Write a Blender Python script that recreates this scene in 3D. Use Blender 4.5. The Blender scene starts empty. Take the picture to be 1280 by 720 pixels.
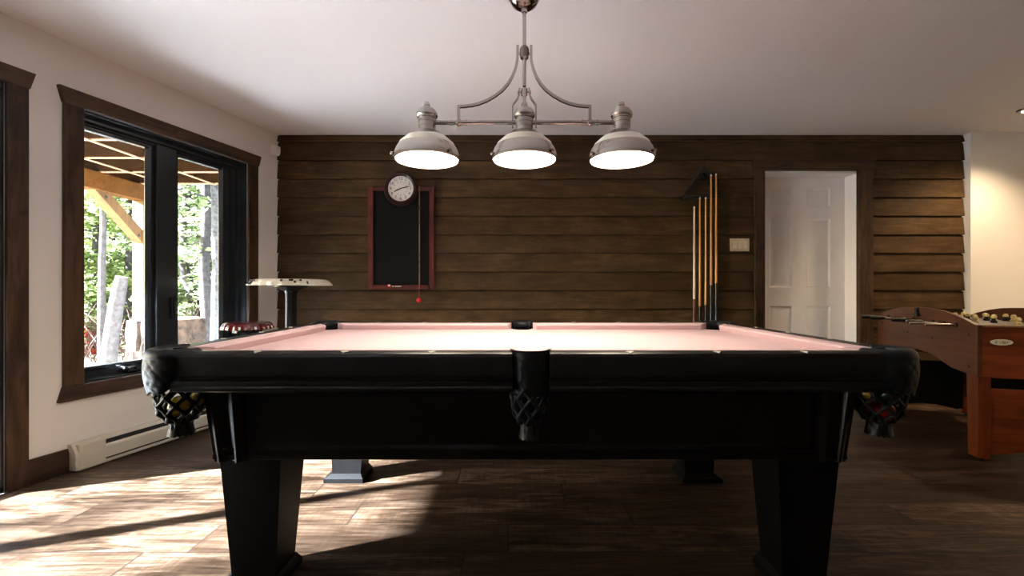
import bpy, bmesh, math, random
from mathutils import Vector, Matrix
random.seed(7)
S = bpy.context.scene
COL = S.collection
PI = math.pi
R = math.radians

# ------------------------------------------------------------------ camera, light, exposure
cam_d = bpy.data.cameras.new('camera'); cam = bpy.data.objects.new('camera', cam_d); COL.objects.link(cam)
cam.location = (0, 0, 1.0); cam.rotation_euler = (PI/2, 0, 0)
cam_d.sensor_width = 36; cam_d.lens = 569/1280*36; cam_d.shift_y = 2/1280; cam_d.clip_start = .02
S.camera = cam
S.view_settings.view_transform = 'Standard'; S.view_settings.look = 'None'
S.view_settings.gamma = 1; S.view_settings.use_curve_mapping = False
S.view_settings.exposure = 1.4
SUN_EL = 25; SUN_DIR = Vector((.928*math.cos(R(SUN_EL)), .372*math.cos(R(SUN_EL)), -math.sin(R(SUN_EL))))
sd = bpy.data.lights.new('sun', 'SUN'); sd.energy = 90; sd.angle = R(1.4); sd.color = (.88, .96, 1.10)
sun = bpy.data.objects.new('sun', sd); COL.objects.link(sun)
sun.rotation_euler = SUN_DIR.to_track_quat('-Z', 'Y').to_euler(); sun.location = (-8, -3, 6)
W = bpy.data.worlds.new('sky'); S.world = W; W.use_nodes = True
wn = W.node_tree; wn.nodes.clear()
sky = wn.nodes.new('ShaderNodeTexSky'); sky.sky_type = 'NISHITA'; sky.sun_disc = False
sky.sun_elevation = R(SUN_EL); sky.sun_rotation = R(248); sky.air_density = 1.0; sky.dust_density = 1.5
bg = wn.nodes.new('ShaderNodeBackground'); bg.inputs[1].default_value = .55
wo = wn.nodes.new('ShaderNodeOutputWorld')
wn.links.new(sky.outputs[0], bg.inputs[0]); wn.links.new(bg.outputs[0], wo.inputs[0])
S.cycles.use_denoising = True
S.cycles.max_bounces = 10; S.cycles.diffuse_bounces = 6; S.cycles.transparent_max_bounces = 12
S.cycles.sample_clamp_indirect = 12
LAMP_EMIT = 22.0          # glowing diffusers of the table light
DOWN_W = 42.0             # recessed downlights, watts

# ------------------------------------------------------------------ materials
def mat(name, col, rough=.5, metal=0, spec=.5, emit=None, estr=0, coat=0):
    m = bpy.data.materials.new(name); m.use_nodes = True
    b = m.node_tree.nodes['Principled BSDF']
    b.inputs['Base Color'].default_value = (*col, 1); b.inputs['Roughness'].default_value = rough
    b.inputs['Metallic'].default_value = metal; b.inputs['Specular IOR Level'].default_value = spec
    if coat: b.inputs['Coat Weight'].default_value = coat; b.inputs['Coat Roughness'].default_value = .15
    if emit: b.inputs['Emission Color'].default_value = (*emit, 1); b.inputs['Emission Strength'].default_value = estr
    return m
class N:
    def __init__(s, m): s.t = m.node_tree; s.b = s.t.nodes['Principled BSDF']
    def new(s, typ, **kw):
        n = s.t.nodes.new(typ)
        for k, v in kw.items(): setattr(n, k, v)
        return n
    def link(s, a, b): s.t.links.new(a, b)
    def math(s, op, a, b=None, c=None):
        n = s.new('ShaderNodeMath', operation=op)
        for i, x in enumerate((a, b, c)):
            if x is None: continue
            if isinstance(x, (int, float)): n.inputs[i].default_value = x
            else: s.link(x, n.inputs[i])
        return n.outputs[0]
    def ramp(s, fac, stops):
        n = s.new('ShaderNodeValToRGB'); e = n.color_ramp.elements
        while len(e) < len(stops): e.new(.5)
        for i, (p, c) in enumerate(stops): e[i].position = p; e[i].color = (*c, 1)
        s.link(fac, n.inputs[0]); return n.outputs[0]
    def noise(s, vec, scale, detail=4, rough=.55, dist=0):
        n = s.new('ShaderNodeTexNoise'); n.inputs['Scale'].default_value = scale; n.inputs['Detail'].default_value = detail
        n.inputs['Roughness'].default_value = rough; n.inputs['Distortion'].default_value = dist
        if vec is not None: s.link(vec, n.inputs['Vector'])
        return n.outputs[0]
    def mapping(s, scale, loc=(0, 0, 0)):
        tc = s.new('ShaderNodeTexCoord'); mp = s.new('ShaderNodeMapping')
        mp.inputs['Scale'].default_value = scale; mp.inputs['Location'].default_value = loc
        s.link(tc.outputs['Object'], mp.inputs[0]); return mp.outputs[0]
    def bump(s, h, strength=.2, dist=.002):
        n = s.new('ShaderNodeBump'); n.inputs['Strength'].default_value = strength; n.inputs['Distance'].default_value = dist
        s.link(h, n.inputs['Height']); s.link(n.outputs[0], s.b.inputs['Normal'])
    def mix(s, fac, a, b, mode='MIX'):
        n = s.new('ShaderNodeMix', data_type='RGBA', blend_type=mode)
        for sock, x in ((n.inputs[0], fac), (n.inputs[6], a), (n.inputs[7], b)):
            if isinstance(x, (int, float)): sock.default_value = x
            elif isinstance(x, tuple): sock.default_value = (*x, 1)
            else: s.link(x, sock)
        return n.outputs[2]
def wood(name, dark, light, grain=(2, 30, 30), rough=.45, coat=0, bump=.15, knots=False, spec=.3):
    m = mat(name, light, rough, coat=coat, spec=spec); n = N(m)
    v = n.mapping(grain)
    a = n.noise(v, 1.5, 8, .6, .8); b = n.noise(n.mapping(tuple(g*.25 for g in grain), (3, 5, 1)), 1.3, 3)
    f = n.math('ADD', n.math('MULTIPLY', a, .65), n.math('MULTIPLY', b, .4))
    c = n.ramp(f, [(.40, dark), (.63, light)])
    if knots:
        k = n.noise(n.mapping((5, 5, 9), (7, 2, 4)), 1.0, 2)
        c = n.mix(n.ramp(k, [(.66, (0, 0, 0)), (.74, (.8, .8, .8))]), c, tuple(x*.45 for x in dark))
    n.link(c, n.b.inputs['Base Color']); n.bump(f, bump)
    return m
def speckle(name, c1, c2, scale, rough=.9, bump=.3, spec=.3):
    m = mat(name, c1, rough, spec=spec); n = N(m)
    f = n.noise(n.mapping((1, 1, 1)), scale, 6, .65)
    n.link(n.ramp(f, [(.35, c1), (.65, c2)]), n.b.inputs['Base Color']); n.bump(f, bump)
    return m
def boards_mat():
    m = mat('stained_siding', (.06, .035, .015), .6, spec=.15); n = N(m)
    tc = n.new('ShaderNodeTexCoord'); sp = n.new('ShaderNodeSeparateXYZ'); n.link(tc.outputs['Object'], sp.inputs[0])
    row = n.math('FLOOR', n.math('DIVIDE', n.math('SUBTRACT', sp.outputs[2], .0176), .1626))
    wnz = n.new('ShaderNodeTexWhiteNoise', noise_dimensions='1D'); n.link(row, wnz.inputs['W'])
    cx = n.new('ShaderNodeCombineXYZ')
    n.link(n.math('ADD', n.math('MULTIPLY', sp.outputs[0], 1.6), n.math('MULTIPLY', row, 7.3)), cx.inputs[0])
    n.link(n.math('MULTIPLY', sp.outputs[2], 13), cx.inputs[2]); n.link(row, cx.inputs[1])
    g = n.noise(cx.outputs[0], 1.6, 9, .62, 1.0)
    cy = n.new('ShaderNodeCombineXYZ')
    n.link(n.math('MULTIPLY', sp.outputs[0], 3.0), cy.inputs[0]); n.link(n.math('MULTIPLY', sp.outputs[2], 4), cy.inputs[2]); n.link(row, cy.inputs[1])
    b = n.noise(cy.outputs[0], 1.4, 4, .6)
    # rough-sawn saw marks
    cz = n.new('ShaderNodeCombineXYZ')
    n.link(n.math('MULTIPLY', sp.outputs[0], 90), cz.inputs[0]); n.link(n.math('MULTIPLY', sp.outputs[2], 8), cz.inputs[2])
    s_ = n.noise(cz.outputs[0], 1, 3, .6)
    f = n.math('ADD', n.math('ADD', n.math('MULTIPLY', g, .55), n.math('MULTIPLY', b, .35)), n.math('MULTIPLY', s_, .12))
    c = n.ramp(f, [(.38, (.034, .018, .0072)), (.52, (.078, .044, .0185)), (.66, (.135, .080, .036))])
    c = n.mix(n.math('MULTIPLY', wnz.outputs[0], .55), c, (.036, .020, .0085))
    k = n.noise(n.mapping((3.2, 3, 6), (1, 2, 4)), 1.0, 2)
    c = n.mix(n.ramp(k, [(.70, (0, 0, 0)), (.76, (.85, .85, .85))]), c, (.018, .010, .005))
    n.link(c, n.b.inputs['Base Color']); n.bump(f, .35, .003)
    return m
def floor_mat():
    m = mat('vinyl_planks', (.12, .09, .07), .45, spec=.10); n = N(m)
    tc = n.new('ShaderNodeTexCoord'); sp = n.new('ShaderNodeSeparateXYZ'); n.link(tc.outputs['Object'], sp.inputs[0])
    X, Y = sp.outputs[0], sp.outputs[1]
    v = n.math('DIVIDE', n.math('ADD', Y, 10*.2033-1.733+.2033*10), .2033)
    row = n.math('FLOOR', v)
    w1 = n.new('ShaderNodeTexWhiteNoise', noise_dimensions='1D'); n.link(row, w1.inputs['W'])
    u = n.math('ADD', n.math('DIVIDE', X, 1.22), n.math('MULTIPLY', w1.outputs[0], 5))
    col = n.math('FLOOR', u)
    cc = n.new('ShaderNodeCombineXYZ'); n.link(row, cc.inputs[0]); n.link(col, cc.inputs[1])
    w2 = n.new('ShaderNodeTexWhiteNoise', noise_dimensions='2D'); n.link(cc.outputs[0], w2.inputs['Vector'])
    pid = w2.outputs[0]
    g1 = n.new('ShaderNodeCombineXYZ')
    n.link(n.math('ADD', n.math('MULTIPLY', X, 1.7), n.math('MULTIPLY', pid, 31)), g1.inputs[0])
    n.link(n.math('MULTIPLY', Y, 17), g1.inputs[1]); n.link(n.math('MULTIPLY', pid, 17), g1.inputs[2])
    a = n.noise(g1.outputs[0], 1.5, 9, .62, 1.6)
    g2 = n.new('ShaderNodeCombineXYZ')
    n.link(n.math('MULTIPLY', X, 60), g2.inputs[0]); n.link(n.math('MULTIPLY', Y, 5), g2.inputs[1]); n.link(n.math('MULTIPLY', pid, 9), g2.inputs[2])
    b = n.noise(g2.outputs[0], 1.0, 3, .6)
    g3 = n.new('ShaderNodeCombineXYZ')
    n.link(n.math('MULTIPLY', X, 2.6), g3.inputs[0]); n.link(n.math('MULTIPLY', Y, 9), g3.inputs[1]); n.link(n.math('MULTIPLY', pid, 5), g3.inputs[2])
    d = n.noise(g3.outputs[0], 1.0, 4, .6)
    f = n.math('ADD', n.math('ADD', n.math('MULTIPLY', a, .55), n.math('MULTIPLY', b, .11)), n.math('MULTIPLY', d, .32))
    c = n.ramp(f, [(.38, (.008, .0042, .0024)), (.48, (.058, .034, .020)), (.58, (.165, .110, .074))])
    c = n.mix(n.math('MULTIPLY', pid, .75), c, (.026, .0145, .0085))
    fv = n.math('FRACT', v); fu = n.math('FRACT', u)
    e1 = n.math('LESS_THAN', n.math('MINIMUM', fv, n.math('SUBTRACT', 1, fv)), .016)
    e2 = n.math('LESS_THAN', n.math('MINIMUM', fu, n.math('SUBTRACT', 1, fu)), .0032)
    e = n.math('MAXIMUM', e1, e2)
    c = n.mix(n.math('MULTIPLY', e, .75), c, (.015, .010, .008))
    n.link(c, n.b.inputs['Base Color'])
    n.link(n.math('ADD', n.math('MULTIPLY', f, .2), .36), n.b.inputs['Roughness'])
    n.bump(n.math('SUBTRACT', f, e), .18, .002)
    return m
def paint(name, col, rough=.85):
    m = mat(name, col, rough, spec=.25); n = N(m); n.bump(n.noise(n.mapping((1, 1, 1)), 220, 3), .06, .001); return m

M = {}
M['floor'] = floor_mat(); M['siding'] = boards_mat()
M['wall'] = paint('white_wall_paint', (.76, .725, .69)); M['ceil'] = paint('ceiling_paint', (.82, .775, .745))
M['door'] = paint('white_door_paint', (.88, .85, .84), .5)
M['trim'] = wood('dark_stained_trim', (.018, .0085, .004), (.078, .040, .018), (18, 18, 2.2), .5, knots=True)
M['trimh'] = wood('dark_stained_trim_level', (.018, .0085, .004), (.078, .040, .018), (2.2, 18, 18), .5, knots=True)
M['base'] = wood('dark_baseboard', (.014, .007, .004), (.045, .022, .011), (2.2, 18, 18), .4)
M['blackmetal'] = mat('black_window_frame', (.014, .018, .022), .25, spec=.8)
M['table'] = wood('espresso_wood', (.0016, .0013, .0014), (.0036, .0028, .0028), (2, 26, 26), .34, spec=.30, bump=.05)
M['tablev'] = wood('espresso_wood_upright', (.0016, .0013, .0014), (.0036, .0028, .0028), (26, 26, 2), .30, spec=.34, bump=.05)
M['cloth'] = speckle('mauve_billiard_cloth', (.47, .335, .365), (.57, .415, .445), 500, .95, .1, .1)
M['leather'] = mat('black_pocket_leather', (.009, .011, .015), .42, spec=.22); _n = N(M['leather'])
_n.bump(_n.noise(_n.mapping((1, 1, 1)), 160, 4), .25, .001)
M['ivory'] = mat('pearl_sight', (.75, .72, .66), .3)
M['steel'] = mat('brushed_nickel', (.46, .43, .40), .24, 1)
M['steel_dark'] = mat('polished_nickel_canopy', (.25, .22, .20), .14, 1)
M['diffuser'] = mat('glowing_glass_diffuser', (.9, .85, .75), .4, emit=(1, .84, .62), estr=LAMP_EMIT)
M['white_enamel'] = mat('white_enamel', (.85, .82, .75), .35)
M['black'] = mat('matte_black', (.006, .006, .0065), .5)
M['dull_black'] = mat('dull_black_laminate', (.004, .004, .004), .8, spec=.08)
M['leg'] = wood('satin_espresso_leg', (.0014, .0012, .0013), (.0030, .0025, .0026), (26, 26, 2), .5, spec=.12, bump=.05)
M['blackgloss'] = mat('gloss_black', (.010, .011, .013), .22)
M['slate'] = speckle('chalkboard_slate', (.0012, .0013, .0015), (.0026, .0028, .003), 40, .7, .05, .15)
M['redwood'] = wood('cherry_frame', (.045, .008, .006), (.11, .022, .015), (20, 20, 3), .35)
M['clockrim'] = wood('mahogany_clock_rim', (.020, .006, .005), (.045, .013, .010), (9, 9, 9), .3, coat=.3)
M['paper'] = mat('clock_dial', (.72, .68, .62), .6)
M['ink'] = mat('black_ink', (.01, .01, .01), .6)
M['maple'] = wood('maple_shaft', (.50, .23, .06), (.66, .33, .10), (30, 30, 2), .3, coat=.4, bump=.02)
M['palemaple'] = wood('pale_shaft', (.66, .56, .46), (.78, .68, .58), (30, 30, 2), .3, coat=.4, bump=.02)
M['redbutt'] = mat('red_brown_butt', (.12, .03, .02), .3)
M['almond'] = mat('almond_plastic', (.62, .52, .36), .4)
M['almond2'] = mat('almond_plastic_light', (.70, .60, .43), .35)
M['red'] = mat('red_plastic', (.65, .012, .012), .35)
M['heater'] = mat('heater_enamel', (.66, .61, .52), .4)
M['dark_slot'] = mat('heater_slot', (.02, .018, .016), .7)
M['white_plastic'] = mat('white_plastic', (.75, .70, .66), .4)
M['cream_cap'] = mat('cream_cap_enamel', (.78, .72, .60), .3)
M['maroon_cap'] = mat('maroon_cap_enamel', (.10, .008, .010), .22, coat=.4)
M['whiteprint'] = mat('white_print', (.75, .72, .70), .4)
M['fbwood'] = wood('cherry_laminate', (.11, .020, .005), (.24, .050, .012), (9, 9, 2.0), .35, bump=.03)
M['fbwoodh'] = wood('cherry_laminate_level', (.10, .018, .005), (.24, .050, .012), (1.6, 9, 14), .35, bump=.03)
M['fbside'] = wood('walnut_laminate', (.062, .019, .008), (.115, .039, .017), (9, 1.6, 14), .38, bump=.03)
M['chrome'] = mat('chrome', (.62, .60, .58), .18, 1)
M['cream_man'] = mat('cream_figure', (.72, .60, .28), .4)
M['field'] = mat('pale_playfield', (.40, .40, .38), .4)
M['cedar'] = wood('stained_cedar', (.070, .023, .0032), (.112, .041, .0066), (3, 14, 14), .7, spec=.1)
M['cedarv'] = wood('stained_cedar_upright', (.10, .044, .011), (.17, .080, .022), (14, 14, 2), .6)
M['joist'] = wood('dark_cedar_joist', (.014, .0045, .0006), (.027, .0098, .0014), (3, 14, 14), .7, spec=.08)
M['pine_lit_edge'] = mat('pale_pine_lit_edge', (.30, .17, .085), .6)  # pale wood; also paints lit edges on joists and foosball end
M['bark'] = speckle('pale_bark', (.070, .058, .054), (.13, .115, .11), 14, .95, .8)
M['barkgrey'] = speckle('grey_bark', (.035, .029, .027), (.075, .064, .060), 18, .95, .8)
M['birch'] = speckle('white_bark', (.05, .047, .044), (.15, .145, .14), 22, .9, .6)
M['stumpbark'] = speckle('rugged_stump_bark', (.006, .0035, .002), (.045, .026, .015), 16, .95, 1.0)
M['cutwood'] = speckle('pale_cut_wood', (.17, .10, .05), (.23, .15, .085), 12, .8, .2)
M['twig'] = mat('red_brown_twigs', (.085, .045, .032), .9)
M['grass'] = speckle('dry_grass', (.14, .125, .085), (.20, .18, .13), 5, .95, .5)
M['patio'] = speckle('pale_gravel', (.52, .52, .53), (.62, .62, .63), 60, .95, .5)
def leaf_mat(name, c1, c2):
    m = mat(name, c1, .7, spec=.2); n = N(m)
    c = n.ramp(n.noise(n.mapping((1, 1, 1)), 2.2, 3), [(.35, c1), (.65, c2)])
    n.link(c, n.b.inputs['Base Color'])
    tr = n.new('ShaderNodeBsdfTranslucent'); n.link(c, tr.inputs[0])
    mx = n.new('ShaderNodeMixShader'); mx.inputs[0].default_value = .4
    out = m.node_tree.nodes['Material Output']
    n.link(n.b.outputs[0], mx.inputs[1]); n.link(tr.outputs[0], mx.inputs[2]); n.link(mx.outputs[0], out.inputs[0])
    return m
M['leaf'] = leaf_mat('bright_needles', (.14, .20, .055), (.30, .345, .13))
M['leafdark'] = leaf_mat('dark_needles', (.085, .12, .05), (.20, .235, .105))  # darker green version of the needle colour
def glass_mat():
    m = bpy.data.materials.new('window_glass'); m.use_nodes = True; t = m.node_tree; t.nodes.clear()
    tr = t.nodes.new('ShaderNodeBsdfTransparent'); tr.inputs[0].default_value = (.95, .97, .96, 1)
    gl = t.nodes.new('ShaderNodeBsdfGlossy'); gl.inputs['Roughness'].default_value = .02
    fr = t.nodes.new('ShaderNodeFresnel'); fr.inputs[0].default_value = 1.3
    mx = t.nodes.new('ShaderNodeMixShader'); o = t.nodes.new('ShaderNodeOutputMaterial')
    t.links.new(fr.outputs[0], mx.inputs[0]); t.links.new(tr.outputs[0], mx.inputs[1]); t.links.new(gl.outputs[0], mx.inputs[2]); t.links.new(mx.outputs[0], o.inputs[0])
    return m
M['glass'] = glass_mat()

# ------------------------------------------------------------------ mesh helpers
class MB:
    def __init__(s): s.v = []; s.f = []
    def add(s, vs, fs):
        b = len(s.v); s.v += [tuple(v) for v in vs]; s.f += [tuple(i+b for i in f) for f in fs]; return s
    def box(s, x0, x1, y0, y1, z0, z1, bev=0, seg=1):
        if bev:
            bm = bmesh.new(); bmesh.ops.create_cube(bm, size=1)
            for v in bm.verts: v.co = ((x0+x1)/2+v.co.x*(x1-x0), (y0+y1)/2+v.co.y*(y1-y0), (z0+z1)/2+v.co.z*(z1-z0))
            bmesh.ops.bevel(bm, geom=bm.edges[:], offset=bev, segments=seg, affect='EDGES', profile=.5)
            bm.verts.index_update(); s.add([v.co[:] for v in bm.verts], [[v.index for v in f.verts] for f in bm.faces]); bm.free(); return s
        p = [(x0, y0, z0), (x1, y0, z0), (x1, y1, z0), (x0, y1, z0), (x0, y0, z1), (x1, y0, z1), (x1, y1, z1), (x0, y1, z1)]
        return s.add(p, [(3, 2, 1, 0), (4, 5, 6, 7), (0, 1, 5, 4), (1, 2, 6, 5), (2, 3, 7, 6), (3, 0, 4, 7)])
    def loft(s, rings, caps=True, closed=True):
        n = len(rings[0]); vs = [p for r in rings for p in r]; fs = []
        for k in range(len(rings)-1):
            for i in range(n if closed else n-1):
                j = (i+1) % n; fs.append((k*n+i, k*n+j, (k+1)*n+j, (k+1)*n+i))
        if caps and closed: fs += [tuple(range(n))[::-1], tuple((len(rings)-1)*n+i for i in range(n))]
        return s.add(vs, fs)
    def prism(s, poly, axis, a, b):
        def P(p, t):
            return (t, p[0], p[1]) if axis == 'x' else (p[0], t, p[1]) if axis == 'y' else (p[0], p[1], t)
        return s.loft([[P(p, a) for p in poly], [P(p, b) for p in poly]])
    def lathe(s, prof, c=(0, 0, 0), seg=32, a0=0, a1=2*PI, axis='z', caps=False):
        full = abs(a1-a0-2*PI) < 1e-6; m = seg if full else seg+1; rings = []
        for i in range(m):
            a = a0+(a1-a0)*i/seg; ring = []
            for r, z in prof:
                p = (r*math.cos(a), r*math.sin(a), z)
                if axis == 'y': p = (p[0], -z, p[1])
                elif axis == 'x': p = (z, p[0], p[1])
                ring.append((p[0]+c[0], p[1]+c[1], p[2]+c[2]))
            rings.append(ring)
        n = len(prof); vs = [p for r in rings for p in r]; fs = []
        for k in range(m if full else m-1):
            k2 = (k+1) % m
            for i in range(n-1): fs.append((k*n+i, k2*n+i, k2*n+i+1, k*n+i+1))
        if caps: fs += [tuple(k*n for k in range(m))[::-1], tuple(k*n+n-1 for k in range(m))]
        return s.add(vs, fs)
    def tube(s, pts, r, seg=8, closed=False, caps=True, flat=1.0):
        pts = [Vector(p) for p in pts]; n = len(pts); rings = []; ref = None
        for i, p in enumerate(pts):
            a = pts[(i-1) % n] if (closed or i > 0) else p; b = pts[(i+1) % n] if (closed or i < n-1) else p
            d = (b-a).normalized()
            if ref is None: ref = Vector((0, 0, 1)) if abs(d.z) < .9 else Vector((1, 0, 0))
            x = d.cross(ref)
            if x.length < 1e-5: x = d.cross(Vector((0, 1, 0)))
            x.normalize(); y = x.cross(d).normalized(); ref = y
            rr = r[i] if isinstance(r, (list, tuple)) else r
            rings.append([tuple(p + x*rr*math.cos(2*PI*k/seg) + y*rr*flat*math.sin(2*PI*k/seg)) for k in range(seg)])
        if closed: rings.append(rings[0])
        return s.loft(rings, caps and not closed)
    def bar(s, pts, w, h):
        """square-section bent bar in the XZ plane (w across the plane, h in it)"""
        P = [Vector(p) for p in pts]; rings = []
        for i, p in enumerate(P):
            d0 = (P[i]-P[i-1]).normalized() if i else (P[1]-P[0]).normalized()
            d1 = (P[i+1]-P[i]).normalized() if i < len(P)-1 else d0
            d = (d0+d1).normalized(); nrm = Vector((-d.z, 0, d.x)); k = 1/max(.5, d.dot(d1))
            rings.append([tuple(p+nrm*h/2*k*a+Vector((0, w/2*b, 0))) for a, b in ((1, 1), (1, -1), (-1, -1), (-1, 1))])
        return s.loft(rings)
    def sphere(s, c, r, seg=16, ring=10, sz=1):
        return s.lathe([(max(1e-4, r*math.sin(PI*k/ring)), -r*sz*math.cos(PI*k/ring)) for k in range(ring+1)], c, seg)
    def build(s, name, m, parent=None, angle=35, loc=None, rotz=None):
        me = bpy.data.meshes.new(name); me.from_pydata(s.v, [], s.f)
        bm = bmesh.new(); bm.from_mesh(me); bmesh.ops.remove_doubles(bm, verts=bm.verts, dist=1e-6)
        bmesh.ops.recalc_face_normals(bm, faces=bm.faces); bm.to_mesh(me); bm.free()
        if angle: me.shade_smooth(); me.set_sharp_from_angle(angle=R(angle))
        me.materials.append(m)
        o = bpy.data.objects.new(name, me); COL.objects.link(o)
        if parent: o.parent = parent
        if loc is not None: o.location = loc
        if rotz is not None: o.rotation_euler.z = rotz
        return o
def tag(o, label=None, cat=None, group=None, kind=None):
    for k, v in (('label', label), ('category', cat), ('group', group), ('kind', kind)):
        if v: o[k] = v
    return o
def thing(name, label, cat, loc=(0, 0, 0), rotz=0, group=None, kind=None):
    o = bpy.data.objects.new(name, None); o.empty_display_size = .05; COL.objects.link(o)
    o.location = loc; o.rotation_euler.z = rotz
    return tag(o, label, cat, group, kind)
def copy_tree(o, parent=None):
    kids = list(o.children); c = o.copy(); COL.objects.link(c)
    if parent: c.parent = parent
    for k in kids: copy_tree(k, c)
    return c
def text_mesh(chars, name, m, parent):
    """chars: list of (string, size, matrix); one mesh"""
    mb = MB(); dg = bpy.context.evaluated_depsgraph_get()
    for st, size, mx in chars:
        cu = bpy.data.curves.new('t', 'FONT'); cu.body = st; cu.size = size; cu.align_x = 'CENTER'; cu.align_y = 'CENTER'; cu.extrude = .0004
        o = bpy.data.objects.new('t', cu); COL.objects.link(o); dg.update()
        me = bpy.data.meshes.new_from_object(o.evaluated_get(dg))
        mb.add([mx @ v.co for v in me.vertices], [tuple(p.vertices) for p in me.polygons])
        bpy.data.objects.remove(o); bpy.data.curves.remove(cu); bpy.data.meshes.remove(me)
    return mb.build(name, m, parent, 0)

# ------------------------------------------------------------------ setting
H = 2.357; BY = 4.0
C = Vector((-2.046, BY, 0)); RZ = math.atan2(-.969, -.247)    # left wall: +x runs towards the camera, +y into the room
def lw(s_, n_=0, z=0):
    return Vector((C.x-.247*s_+.969*n_, C.y-.969*s_-.247*n_, z))
def wallobj(mb, name, m, parent=None, angle=35):
    return mb.build(name, m, parent, angle, None if parent else C, None if parent else RZ)
def struct(o): o['kind'] = 'structure'; return o
# floor and ceiling (the left edge follows the angled wall)
e0 = lw(6.8); e1 = lw(-.1)
poly = [(e0.x, e0.y), (6.2, e0.y), (6.2, 4.1), (e1.x, 4.1)]
struct(MB().prism(poly, 'z', -.05, 0).build('floor', M['floor'], angle=0))
struct(MB().prism(poly, 'z', H, H+.05).build('ceiling', M['ceil'], angle=0))
# left wall with patio door and window openings
WZ0, WZ1, WS0, WS1 = .4716, 2.014, .347, 1.492
DS0, DS1, DZ = 1.82, 3.50, 2.02
w = MB(); T = -.16
w.box(-.12, WS0, T, 0, 0, H); w.box(WS0, WS1, T, 0, 0, WZ0); w.box(WS0, WS1, T, 0, WZ1, H); w.box(WS1, DS0, T, 0, 0, H)
w.box(DS0, DS1, T, 0, DZ, H); w.box(DS1, 6.8, T, 0, 0, H)
struct(wallobj(w, 'wall_left', M['wall'], angle=0))
struct(MB().box(-4, 6.3, e0.y-.1, e0.y, 0, H).build('wall_rear', M['wall'], angle=0))
# back wall: plaster behind, board siding in front, opening for the door
DX0, DX1, DH = 2.20, 3.023, 2.04
b = MB(); b.box(-2.3, DX0-.02, BY, BY+.2, 0, H); b.box(DX1+.02, 6.2, BY, BY+.2, 0, H); b.box(DX0-.02, DX1+.02, BY, BY+.2, DH, H)
WBK = struct(b.build('wall_back', M['wall'], angle=0))
b = MB()
z0s = [.0176+.1626*k for k in range(-1, 15)]
for z0 in z0s:
    za, zb = max(0, z0), min(H, z0+.1626)
    if zb-za < .005: continue
    prof = [(BY, za), (BY-.027, za), (BY-.029, za+.003), (BY-.029, za+.006), (BY-.014, zb-.009), (BY-.003, zb-.008), (BY-.003, zb), (BY, zb)]
    spans = [(-2.05, 3.95)] if za >= 2.13 else [(-2.05, 2.12), (3.13, 3.95)]
    for x0, x1 in spans: b.prism(prof, 'x', x0, x1)
b.build('siding', M['siding'], WBK, angle=20)
struct(MB().box(3.955, 6.2, BY-.075, BY, 0, H).build('wall_right_front', M['wall'], angle=0))
struct(MB().box(3.955, 6.1, BY-.090, BY-.075, 0, .13, .003).build('dark_strip_right', M['base']))  # added dark strip, stands for shade at the wall foot
struct(MB().box(6.1, 6.25, e0.y, 4.1, 0, H).build('wall_right', M['wall'], angle=0))
# window
wr = thing('window_1', None, None, C, RZ, kind='structure')
f = MB(); n0, n1 = -.150, -.085
GZ0, GZ1 = .545, 1.935
f.box(WS0, WS1, n0, n1, WZ0, GZ0-.022); f.box(WS0, WS1, n0, n1, GZ1+.025, WZ1)
f.box(WS1-.035, WS1, n0, n1, WZ0, WZ1); f.box(WS0, WS0+.07, n0, n1, WZ0, WZ1); f.box(.88, 1.015, n0, n1+.012, WZ0, WZ1)
f.box(WS0, WS0+.012, n1, -.002, WZ0, WZ1); f.box(WS1-.008, WS1, n1, -.002, WZ0, WZ1); f.box(WS0, WS1, n1, -.002, WZ1-.012, WZ1); f.box(WS0, WS1, n1, -.002, WZ0, WZ0+.010)
f.box(WS0, WS1, n1, n1+.03, WZ1-.04, WZ1-.012); f.box(WS0+.012, WS0+.035, n1, n1+.03, WZ0, WZ1)
f.build('window_frame', M['blackmetal'], wr, 30)
for (a, b_) in ((1.015, WS1-.035), (WS0+.07, .88)):
    ga, gb = a+.027, b_-.028 if a > 1 else b_-.031
    if a < 1: ga = .484
    sh = MB()
    sh.box(a, ga, n0+.01, n1-.012, GZ0-.022, GZ1+.025, .004); sh.box(gb, b_, n0+.01, n1-.012, GZ0-.022, GZ1+.025, .004)
    sh.box(ga, gb, n0+.01, n1-.012, GZ0-.022, GZ0, .004); sh.box(ga, gb, n0+.01, n1-.012, GZ1, GZ1+.025, .004)
    for (e, sg) in ((ga, 1), (gb, -1)):   # sloped beads added so the frame catches outdoor sheen
        sh.prism([(e-.001*sg, n1-.014), (e+.018*sg, -.118), (e+.018*sg, -.121), (e-.001*sg, -.121)], 'z', GZ0, GZ1)
    so = sh.build('sash', M['blackmetal'], wr, 30)
    MB().box(ga-.003, gb+.003, -.128, -.122, GZ0-.003, GZ1+.003).build('glass_pane', M['glass'], so, 0)
h = MB(); h.box(1.13, 1.22, n1, n1+.045, WZ0+.012, WZ0+.036, .006); h.tube([(1.17, n1+.04, WZ0+.03), (1.19, n1+.06, WZ0+.045), (1.24, n1+.062, WZ0+.044)], .007, 8); h.sphere((1.245, n1+.062, WZ0+.044), .012, 10, 6)
h.build('crank_handle', M['blackgloss'], wr)
h = MB(); h.box(.90, .925, n1+.012, n1+.03, .80, .95, .006); h.box(.905, .92, n1+.03, n1+.05, .83, .92, .006); h.build('sash_lock', M['blackgloss'], wr)
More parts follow.
